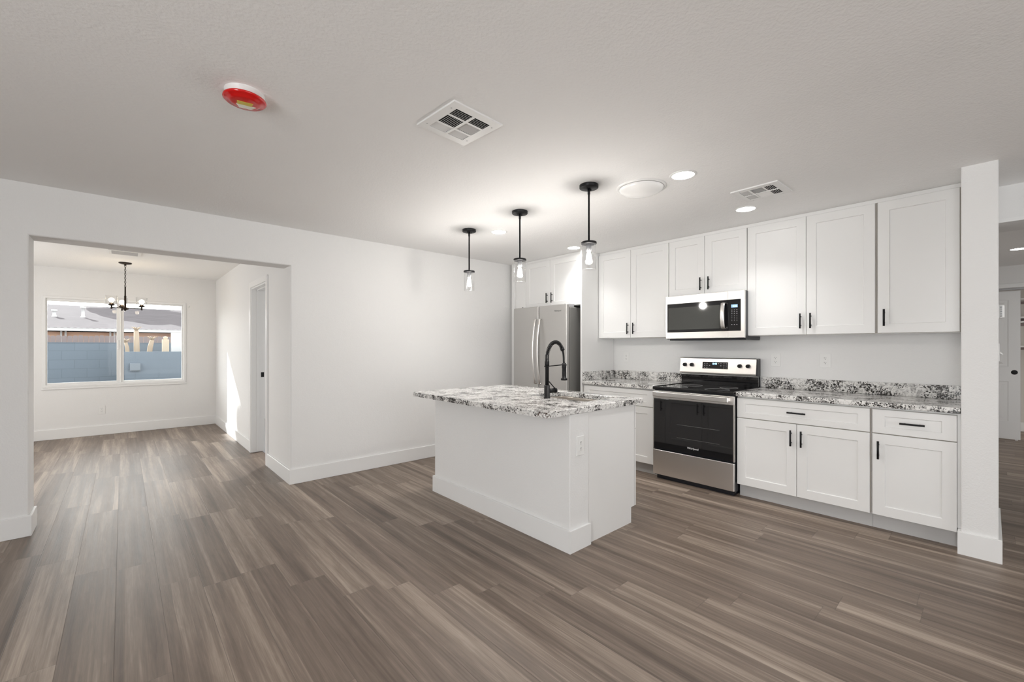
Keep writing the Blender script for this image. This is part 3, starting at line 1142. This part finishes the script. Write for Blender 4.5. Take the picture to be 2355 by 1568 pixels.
# ------------------------------------------------------------------ refrigerator
fr = thing('refrigerator', 'stainless steel french door refrigerator in the corner beyond the island', 'refrigerator', (4.2, 3.757, 0))
MB().box(3.895, 4.60, 3.306, 4.21, .03, 1.785, .004).box(3.92, 4.58, 3.33, 4.19, 0, .03).build('body', M['steel_side'], fr)
for y0_, y1_, hy in ((3.762, 4.216, 3.797), (3.300, 3.752, 3.717)):
    d_ = MB().box(3.832, 3.884, y0_, y1_, .745, 1.818, .010, 3).build('door', M['steel_fridge'], fr)
    hpts = [(3.834, hy, 1.655), (3.812, hy, 1.652)] + [(3.806 - .046 * math.sin(math.pi * i / 14), hy, 1.652 - .79 * i / 14) for i in range(15)] + [(3.812, hy, .862), (3.834, hy, .859)]
    MB().tube(hpts, .013, 12, True, (1.25, .7)).build('handle', M['steel'], d_)
    if y0_ < 3.5:
        lettering('brand_lettering', 'Whirlpool', .026, (3.8314, 3.437, 1.735), (0, -1, 0), (0, 0, 1), M['letterdark'], d_)
dz_ = MB().box(3.832, 3.884, 3.300, 4.216, .075, .735, .010, 3).build('freezer_drawer', M['steel_fridge'], fr)
MB().tube([(3.834, 3.40, .66), (3.80, 3.40, .66), (3.79, 3.44, .66), (3.79, 4.07, .66), (3.80, 4.11, .66), (3.834, 4.11, .66)], .013, 12).build('handle', M['steel'], dz_)
MB().box(3.8845, 3.8945, 3.308, 4.208, .08, 1.78).build('door_gasket', M['slot'], fr)
MB().box(3.86, 3.985, 3.312, 3.365, 1.786, 1.826, .006, 2).build('hinge_cover', M['grey'], fr)


# ------------------------------------------------------------------ ceiling fixtures
def downlight_proto(loc, label, power=1.25):
    x, y = loc
    r = thing('recessed_downlight', label, 'light', (x, y, CE), 'recessed ceiling downlights')
    MB().lathe((x, y, CE), [(.068, -.002), (.072, -.006), (.082, -.005), (.087, 0)], 40).build('trim_ring', M['mirror_rim'], r)
    MB().lathe((x, y, CE - .003), [(0, -.0005), (.070, -.0005), (.070, .002), (0, .002)], 40).build('diffuser', M['led'], r)
    l = area('downlight_lamp', (x, y, CE - .008), (0, 0, -1), .135, .135, power, (1, .99, .975), 'DISK', 105)
    l.parent = r
    l.location = (0, 0, -.008)
    return r


d0 = downlight_proto((2.754, 1.362), 'round recessed downlight just right of the white ceiling dome')
dup(d0, (3.812, 1.350, CE), 'round recessed downlight in front of the ceiling vent nearest the wall cabinets')
dup(d0, (2.758, 3.253, CE), 'round recessed downlight between the far and middle pendants')
dup(d0, (3.835, 3.195, CE), 'round recessed downlight in front of the refrigerator cabinet')
dup(d0, (7.70, -.225, CE), 'round recessed downlight over the hall beyond the column')

# tubular skylight
r = thing('tubular_skylight', 'round domed white ceiling diffuser between nearest pendant and downlight', 'skylight', (2.747, 1.668, CE))
MB().lathe((2.747, 1.668, CE), [(.150, -.001), (.150, -.010), (.166, -.010), (.172, 0)], 48).build('rim', M['mirror_rim'], r)
MB().lathe((2.747, 1.668, CE - .008), [(0, -.046)] + [(.154 * math.sin(math.radians(a)), -.046 * math.cos(math.radians(a)) ** 1.0) for a in range(8, 91, 6)], 48).build('dome', M['opal'], r)


# ceiling registers
def register(label, cx, cy, rot):
    r = thing('ceiling_register', label, 'vent', (cx, cy, CE), 'white ceiling air registers')
    hw = .152
    Rz = Matrix.Rotation(rot, 3, 'Z')

    def obj_(name, fn, m):
        mb = MB()
        fn(mb)
        for v in mb.bm.verts:
            q = Rz @ Vector((v.co.x, v.co.y, 0))
            v.co = Vector((cx + q.x, cy + q.y, CE + v.co.z * .7))
        return mb.build(name, m, r)
    # openings: two columns (x) by three rows (y)
    xs = [(-.108, -.006), (.006, .108)]
    ys = [(-.112, -.052), (-.040, .040), (.052, .112)]
    z0, z1 = -.012, -.009

    def plate(mb):
        mb.box(-hw, hw, -hw, ys[0][0], z0, z1).box(-hw, hw, ys[2][1], hw, z0, z1)
        mb.box(-hw, xs[0][0], ys[0][0], ys[2][1], z0, z1).box(xs[1][1], hw, ys[0][0], ys[2][1], z0, z1)
        mb.box(xs[0][1], xs[1][0], ys[0][0], ys[2][1], z0 - .003, z1)
        mb.box(xs[0][0], xs[1][1], ys[0][1], ys[1][0], z0, z1).box(xs[0][0], xs[1][1], ys[1][1], ys[2][0], z0, z1)
        mb.box(-hw - .003, hw + .003, -hw - .003, -hw, z0, 0).box(-hw - .003, hw + .003, hw, hw + .003, z0, 0)
        mb.box(-hw - .003, -hw, -hw, hw, z0, 0).box(hw, hw + .003, -hw, hw, z0, 0)
    obj_('face_plate', plate, M['plastic'])
    obj_('duct_shade_plate', lambda mb: mb.box(-.118, .118, -.122, .122, -.001, 0), M['vent_dark'])  # flat dark plate painted as the shaded hollow of the duct

    def blades(mb):
        for ci, (xa, xb) in enumerate(xs):
            for ri, (ya, yb) in enumerate(ys):
                if ri == 1:
                    nb = 9
                    d = 1 if ci == 0 else -1
                    for k in range(nb):
                        c0 = xa + (k + .5) * (xb - xa) / nb
                        mb.prism([(c0 - .0042 * d, -.0095), (c0 - .0034 * d, -.0105), (c0 + .0042 * d, -.0022), (c0 + .0034 * d, -.0015)], 1, ya, yb)
                else:
                    nb = 5
                    d = 1 if ri == 0 else -1
                    for k in range(nb):
                        c0 = ya + (k + .5) * (yb - ya) / nb
                        mb.prism([(c0 - .0045 * d, -.0095), (c0 - .0037 * d, -.0105), (c0 + .0045 * d, -.0022), (c0 + .0037 * d, -.0015)], 0, xa, xb)
    obj_('louvers', blades, M['plastic'])
    for sx, sy in ((-1, -1), (1, -1), (1, 1), (-1, 1)):
        obj_('screw', lambda mb: mb.lathe((sx * .13, sy * .10, z0), [(0, -.0012), (.004, -.001), (.004, 0)], 10), M['grey'])
    return r


register('white square air register on the ceiling beside the red smoke alarm', 1.278, 1.815, math.radians(3.5))
register('white square air register above the wall cabinets near the downlight', 3.472, 1.122, math.radians(-1.5))
g = thing('ceiling_register', 'white air register on the dining room ceiling glimpsed under the opening header', 'vent', (.018, 6.98, CE), 'white ceiling air registers')
mb = MB().box(-.13, .166, 6.83, 7.13, CE - .012, CE, .003)
mb.build('face_plate', M['plastic'], g)
mb = MB()
for i in range(8):
    mb.box(-.10, .136, 6.86 + i * .03, 6.875 + i * .03, CE - .0135, CE - .012)
mb.build('louvers', M['grey'], g)

# smoke alarm / strobe
sx_, sy_ = .407, 2.243
sm = thing('smoke_alarm', 'round white smoke alarm with red strobe lens on the ceiling', 'alarm', (sx_, sy_, CE))
MB().lathe((sx_, sy_, CE), [(.079, 0), (.079, -.005), (.076, -.007), (.077, -.024), (.070, -.027), (0, -.027)], 48).build('base', M['plastic'], sm)
MB().lathe((sx_, sy_, CE - .0245), [(.077, 0), (.084, -.002), (.085, -.008), (.079, -.013), (.066, -.014), (.064, -.018), (.050, -.0215), (0, -.022)], 48).build('strobe_lens', M['red'], sm)
# the clear reflector wedge seen through the lens
a0 = math.atan2(-sy_, -sx_)
wd = Vector((math.cos(a0), math.sin(a0), 0))
wt = Vector((-wd.y, wd.x, 0))
zc = CE - .0478


def wedge(name, pts, m, h=.004):
    mb = MB()
    bm_ = mb.bm
    lo = [bm_.verts.new(Vector((sx_, sy_, zc)) + wd * a + wt * b) for a, b in pts]
    hi = [bm_.verts.new(Vector((sx_, sy_, zc + h)) + wd * a + wt * b) for a, b in pts]
    bm_.faces.new(lo)
    bm_.faces.new(hi[::-1])
    n_ = len(pts)
    for i in range(n_):
        bm_.faces.new((lo[i], lo[(i + 1) % n_], hi[(i + 1) % n_], hi[i]))
    return mb.build(name, m, sm)


wedge('reflector', [(-.012, -.030), (-.012, .026), (.016, .032), (.016, -.030)], M['yellow'])
wedge('strobe_tube', [(-.043, -.022), (-.043, .024), (-.0125, .044), (-.0125, -.034)], M['clear'], .006)
lab = MB()
for k in range(5):
    ang = a0 + math.pi + .95 + k * .10
    for (zz, ww) in ((-.013, .0035), (-.018, .0028)):
        q = Vector((sx_ + .0769 * math.cos(ang), sy_ + .0769 * math.sin(ang), CE + zz))
        lab.box(q.x - .001, q.x + .001, q.y - ww, q.y + ww, q.z - .0012, q.z + .0012)
lab.build('rating_print', M['letterdark'], sm)


# pendants
def pendant(x, y, label):
    r = thing('pendant_light', label, 'light', (x, y, CE), 'black pendants over the island')
    MB().lathe((x, y, CE), [(.066, 0), (.066, -.019), (.063, -.022), (0, -.022)], 40).build('canopy', M['black'], r)
    st = MB().lathe((x, y, CE - .395), [(0, 0), (.0068, 0), (.0068, .33), (.009, .331), (.009, .374), (0, .374)], 16)
    st.tube([(x + .022, y, CE - .021), (x + .022, y, CE - .034)], .004, 8).tube([(x - .022, y, CE - .021), (x - .022, y, CE - .034)], .004, 8)
    st.build('stem', M['black'], r)
    zt = CE - .395
    MB().lathe((x, y, zt), [(0, .004), (.012, .004), (.012, 0), (.052, -.004), (.054, -.007), (.054, -.018), (.051, -.020), (0, -.020)], 40).build('shade_holder', M['black'], r)
    MB().lathe((x, y, zt - .021), [(0, 0), (.018, 0), (.018, -.045), (.015, -.050), (0, -.050)], 24).build('socket', M['grey'], r)
    MB().lathe((x, y, zt - .071), [(.009, 0), (.011, -.008), (.0175, -.028), (.019, -.045), (.015, -.066), (.008, -.082), (0, -.088)], 24).build('bulb', M['bulb'], r)
    MB().lathe((x, y, zt - .020), [(.0495, 0), (.0505, -.178), (.0475, -.178), (.0465, 0)], 40).build('glass_shade', M['shade'], r)
    d = bpy.data.lights.new('pendant_lamp', 'POINT')
    d.energy = 4.9
    d.color = (1, .96, .91)
    d.shadow_soft_size = .04
    l = bpy.data.objects.new('pendant_lamp', d)
    COL.objects.link(l)
    l.parent = r
    l.location = (0, 0, -.395 - .175)
    return r


p0 = pendant(2.437, 1.893, 'black pendant with clear glass cylinder nearest the camera above the island sink')
dup(p0, (2.475, 2.645, CE), 'middle one of three black glass cylinder pendants above the island')
dup(p0, (2.496, 3.387, CE), 'farthest black glass cylinder pendant above the island by the blank wall')

# chandelier
cx, cy = .024, 7.817
ch = thing('chandelier', 'bronze chandelier with three glass cup shades in front of the dining window', 'chandelier', (cx, cy, CE))
MB().lathe((cx, cy, CE), [(.068, 0), (.068, -.012), (.05, -.020), (.012, -.024), (.012, -.040), (0, -.040)], 32).build('canopy', M['bronze'], ch)
cn = MB()
for i in range(11):
    cn.torus((cx, cy, CE - .050 - i * .0265), .0085, .0028, Matrix.Rotation(math.pi / 2 * (i % 2) + .4, 3, 'Z'), 14, 6, 1.75)
cn.build('chain', M['bronze'], ch)
MB().lathe((cx, cy, 1.80), [(0, 0), (.010, .004), (.014, .016), (.034, .020), (.036, .042), (.012, .050), (.012, .20), (.008, .205), (.008, .320), (.004, .328), (0, .328)], 24).build('column', M['bronze'], ch)
for ang in (-22.7, 97.3, 217.3):
    a = math.radians(ang)
    dv = RT * math.cos(a) - FW * math.sin(a)
    e = Vector((cx, cy, 1.835)) + dv * .177
    MB().tube([Vector((cx, cy, 1.835)) + dv * .03, e], .0055, 10).tube([e - Vector((0, 0, .022)), e + Vector((0, 0, .022))], .0095, 12).build('arm', M['bronze'], ch)
    MB().lathe((e.x, e.y, e.z + .020), [(0, 0), (.022, 0), (.036, .008), (.036, .016), (.020, .020), (.020, .038), (0, .038)], 24).build('candle_cup', M['bronze'], ch)
    MB().lathe((e.x, e.y, e.z + .036), [(.030, 0), (.056, .006), (.060, .115), (.057, .115), (.053, .009), (.028, .004)], 32).build('glass_shade', M['shade'], ch)
    MB().lathe((e.x, e.y, e.z + .058), [(.010, 0), (.014, .006), (.030, .032), (.027, .050), (.012, .062), (0, .064)], 20).build('bulb', M['warmbulb'], ch)
    d = bpy.data.lights.new('chandelier_lamp', 'POINT')
    d.energy = 3.5
    d.color = (1, .85, .65)
    d.shadow_soft_size = .025
    l = bpy.data.objects.new('chandelier_lamp', d)
    COL.objects.link(l)
    l.parent = ch
    l.location = Vector((e.x, e.y, e.z + .085)) - Vector((cx, cy, CE))

# ------------------------------------------------------------------ hall: switch, thermostat, closet
th = thing('thermostat', 'small pale thermostat on the side of the column facing the hall', 'thermostat', (4.22, -.035, 1.50))
MB().box(4.16, 4.26, -.040, -.035, 1.495, 1.582, .002).build('wall_plate', M['plastic'], th)
MB().box(4.165, 4.255, -.062, -.040, 1.498, 1.580, .005, 2).build('housing', M['plastic'], th)
mb = MB()
for i in range(11):
    mb.box(4.164, 4.1655, -.052, -.043, 1.506 + i * .0065, 1.509 + i * .0065)
mb.build('louvers', M['slot'], th)
sw = thing('light_switch', 'white toggle light switch on the side of the column below the thermostat', 'switch', (4.2, -.035, 1.23))
MB().box(4.165, 4.236, -.041, -.035, 1.22, 1.335, .002).build('cover_plate', M['plastic'], sw)
MB().tube([(4.2, -.041, 1.278), (4.2, -.054, 1.262)], [.006, .004], 8).build('toggle', M['plastic'], sw)

cd = thing('closet_door', 'white raised panel sliding closet door beyond the column', 'door', (9.29, .1, 0))
dX = 9.30
mb = MB()
mb.box(dX, dX + .035, -.285, .62 - .33, .012, 2.105, .003)
mb.build('slab', M['trim'], cd)
mb = MB()
for (za, zb) in ((.26, .83), (1.03, 1.98)):
    bm_ = mb.bm
    ya_, yb_ = -.175, .235
    rr = []
    for ins, d in ((0, 0), (.012, .006), (.045, .006), (.07, -.002)):
        rr.append([bm_.verts.new((dX - .0005 - .004 + d * .6, y, z)) for y, z in ((ya_ + ins, za + ins), (yb_ - ins, za + ins), (yb_ - ins, zb - ins), (ya_ + ins, zb - ins))])
    for A, B in zip(rr, rr[1:]):
        for i in range(4):
            bm_.faces.new((A[i], A[(i + 1) % 4], B[(i + 1) % 4], B[i]))
    bm_.faces.new(rr[-1])
mb.build('raised_panel', M['trim'], cd)
MB().lathe((dX - .004, -.229, .957), [(0, 0), (.028, 0), (.032, .002), (.032, .004)], 24, 0).build('finger_pull', M['black'], cd)
MB().box(dX + .002, dX + .03, -.262, -.235, 0, .022).build('floor_guide', M['plastic'], cd)
tr = MB().box(9.24, 9.30, -2.0, .30, 2.112, 2.139).build('closet_track', M['grey'])
tag(tr, 'metal sliding track above the white closet door', 'track')
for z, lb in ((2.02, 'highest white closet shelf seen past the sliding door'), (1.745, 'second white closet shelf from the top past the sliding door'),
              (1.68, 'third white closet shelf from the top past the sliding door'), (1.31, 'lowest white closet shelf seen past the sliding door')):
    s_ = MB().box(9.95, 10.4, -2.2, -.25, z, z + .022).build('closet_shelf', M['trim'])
    MB().box(10.36, 10.4, -2.2, -.25, z - .04, z).build('shelf_shade_strip', M['fence'], s_)  # brown strip imitating the shadow band beneath the shelf
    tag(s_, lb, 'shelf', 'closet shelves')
bboard('baseboard_closet', (10.385, 10.4, -4.0, .3))

# ------------------------------------------------------------------ outside the dining window
GZ = -.12
struct('ground_yard', MB().box(-30, 30, 9.06, 60, GZ - .2, GZ), M['gravel'])
struct('wall_garden', MB().box(-14, 14, 14.0, 14.2, GZ, 1.41).box(-14, 14, 13.99, 14.21, 1.41, 1.42), M['block'])
struct('wall_garden_low', MB().box(.03, 14, 12.8, 13.0, GZ, 1.207), M['block'])
bx = thing('utility_box', 'grey utility box fixed to the blue grey block wall outside the window', 'box', (.2, 12.8, .78))
MB().box(.115, .295, 12.72, 12.8, .785, .955, .006).build('housing', M['boxgrey'], bx)
MB().box(.12, .29, 12.712, 12.72, .80, .94, .003).build('cover', M['boxgrey'], bx)
# picket fence beyond the wall
fn = thing('picket_fence', 'weathered dog ear wooden fence rising above the block wall outside', 'fence', (0, 15.0, GZ))
for i in range(66):
    x = -2.6 + i * .094
    if not (-2.1 < x < 2.1):
        continue
    h = 1.60 + random.uniform(-.012, .012)
    MB().prism([(x, GZ), (x + .088, GZ), (x + .088, h - .022), (x + .066, h), (x + .022, h), (x, h - .022)], 1, 15.0, 15.02).build('picket', M['fence'], fn)
MB().box(-3.6, 3.2, 15.02, 15.06, 1.2, 1.29).build('rail', M['fence'], fn)
# neighbour's house
hs = thing('neighbour_house', 'neighbouring peach stucco house with shingle roof beyond the fence', 'house', (0, 20, GZ))
MB().box(-9, 1.28, 19.6, 28, GZ, 1.80).build('wall', M['stucco'], hs)
MB().box(-9.4, 1.6, 18.95, 19.02, 1.815, 1.905).build('fascia', M['outwhite'], hs)
gt = MB()
for i in range(40):
    gt.box(-4.0 + i * .14, -3.93 + i * .14, 18.93, 18.95, 1.90, 1.915)
gt.build('gutter_clips', M['grey'], hs)
MB().prism([(18.93, 1.905), (24.3, 2.965), (24.6, 2.965), (30, 1.95), (30, 1.90)], 0, -9.5, 6.0).build('roof', M['shingle'], hs)
for x in (-1.46, -1.36, -.33, -.23):
    MB().box(x, x + .045, 19.5, 19.55, GZ, 1.815).build('porch_post', M['outwhite'], hs)
for x, y, h in ((-1.03, 21.2, .34), (-1.72, 21.2, .20)):
    zb = 1.905 + (y - 18.93) * 1.06 / 5.37
    MB().lathe((x, y, zb - .03), [(.075, 0), (.06, .05), (.045, .07), (.04, h), (.075, h + .005), (.075, h + .06), (0, h + .07)], 16).build('roof_vent', M['outwhite'], hs)
MB().box(1.30, 6.0, 19.2, 19.4, GZ, 1.9).build('side_wall', M['cream'], hs)
# things standing between the two garden walls
po = thing('garden_post', 'cream post with ball finial behind the low block wall outside', 'post', (.77, 13.4, GZ))
MB().box(.705, .835, 13.35, 13.48, GZ, 1.50, .006).build('shaft', M['cream'], po)
MB().lathe((.77, 13.415, 1.50), [(.03, 0), (.045, .03), (.04, .06), (0, .078)], 16).build('finial', M['cream'], po)
gp = MB().box(.872, 1.5, 13.36, 13.42, GZ, 1.66, .004).build('white_gate', M['outwhite'])
tag(gp, 'white gate panel behind the low block wall outside right of the post', 'panel')
for (xa, xt, zt, rr, lb) in ((.26, .235, 1.70, .060, 'thick pale tree trunk behind the low block wall outside'), (.40, .52, 1.48, .055, 'leaning pale tree trunk nearest the cream post outside'), (.13, .05, 1.42, .04, 'thin leaning pale trunk at left behind the low block wall outside')):
    t_ = thing('pale_trunk', lb, 'tree trunk', (xa, 13.45, GZ), 'trunks behind the low wall')
    MB().tube([(xa, 13.45, GZ), (xa + (xt - xa) * .3, 13.46, .8), (xa + (xt - xa) * .7, 13.45, 1.3), (xt, 13.44, zt)], [rr * 1.1, rr, rr * .9, rr * .75], 12).build('trunk', M['bark'], t_)
    mb = MB()
    for k in range(9):
        a = k * 2.4
        mb.tube([(xt, 13.44, zt - .02), (xt + .05 * math.cos(a), 13.44 + .05 * math.sin(a), zt + .06), (xt + .10 * math.cos(a), 13.44 + .10 * math.sin(a), zt + .09)], [.014, .012, .002], 6)
    mb.build('leaf_crown', M['bark'], t_)


# a tall tree left of the neighbour's house, shading the roof and most of the window
def crown(cx, cy, cz, R, seed):
    rnd = random.Random(seed)
    mb = MB()
    bm_ = mb.bm
    for k in range(26):
        v = Vector((rnd.uniform(-1, 1), rnd.uniform(-1, 1), rnd.uniform(-1, 1)))
        if v.length > 1:
            v.normalize()
        v *= R * .8
        geo = bmesh.ops.create_icosphere(bm_, subdivisions=2, radius=R * rnd.uniform(.28, .42))
        for q in geo['verts']:
            q.co *= 1 + rnd.uniform(-.12, .12)
            q.co += Vector((cx, cy, cz)) + v
    return mb


B0 = Vector((-.62, 8.95, 1.40)) - SUN_DIR * 34.0
tr_ = thing('shade_tree', 'tall leafy shade tree standing left of the neighbouring house', 'tree', (B0.x - .9, B0.y, GZ))
crown(B0.x - .75, B0.y, B0.z, 1.75, 3).build('crown', M['leaf'], tr_)
MB().tube([(B0.x - .9, B0.y, GZ), (B0.x - .8, B0.y, B0.z * .5), (B0.x - .75, B0.y, B0.z)], [.3, .22, .12], 12).build('trunk', M['bark'], tr_)

B1 = Vector((.9, 23.2, 2.75)) - SUN_DIR * 20.0
t2_ = thing('shade_tree', 'second leafy shade tree standing behind the neighbouring house', 'tree', (B1.x - .4, B1.y, GZ))
mb = crown(B1.x - .3, B1.y, B1.z, 1.5, 11)
mb.build('crown', M['leaf'], t2_)
MB().tube([(B1.x - .4, B1.y, GZ), (B1.x - .35, B1.y, B1.z * .5), (B1.x - .3, B1.y, B1.z)], [.3, .22, .12], 12).build('trunk', M['bark'], t2_)
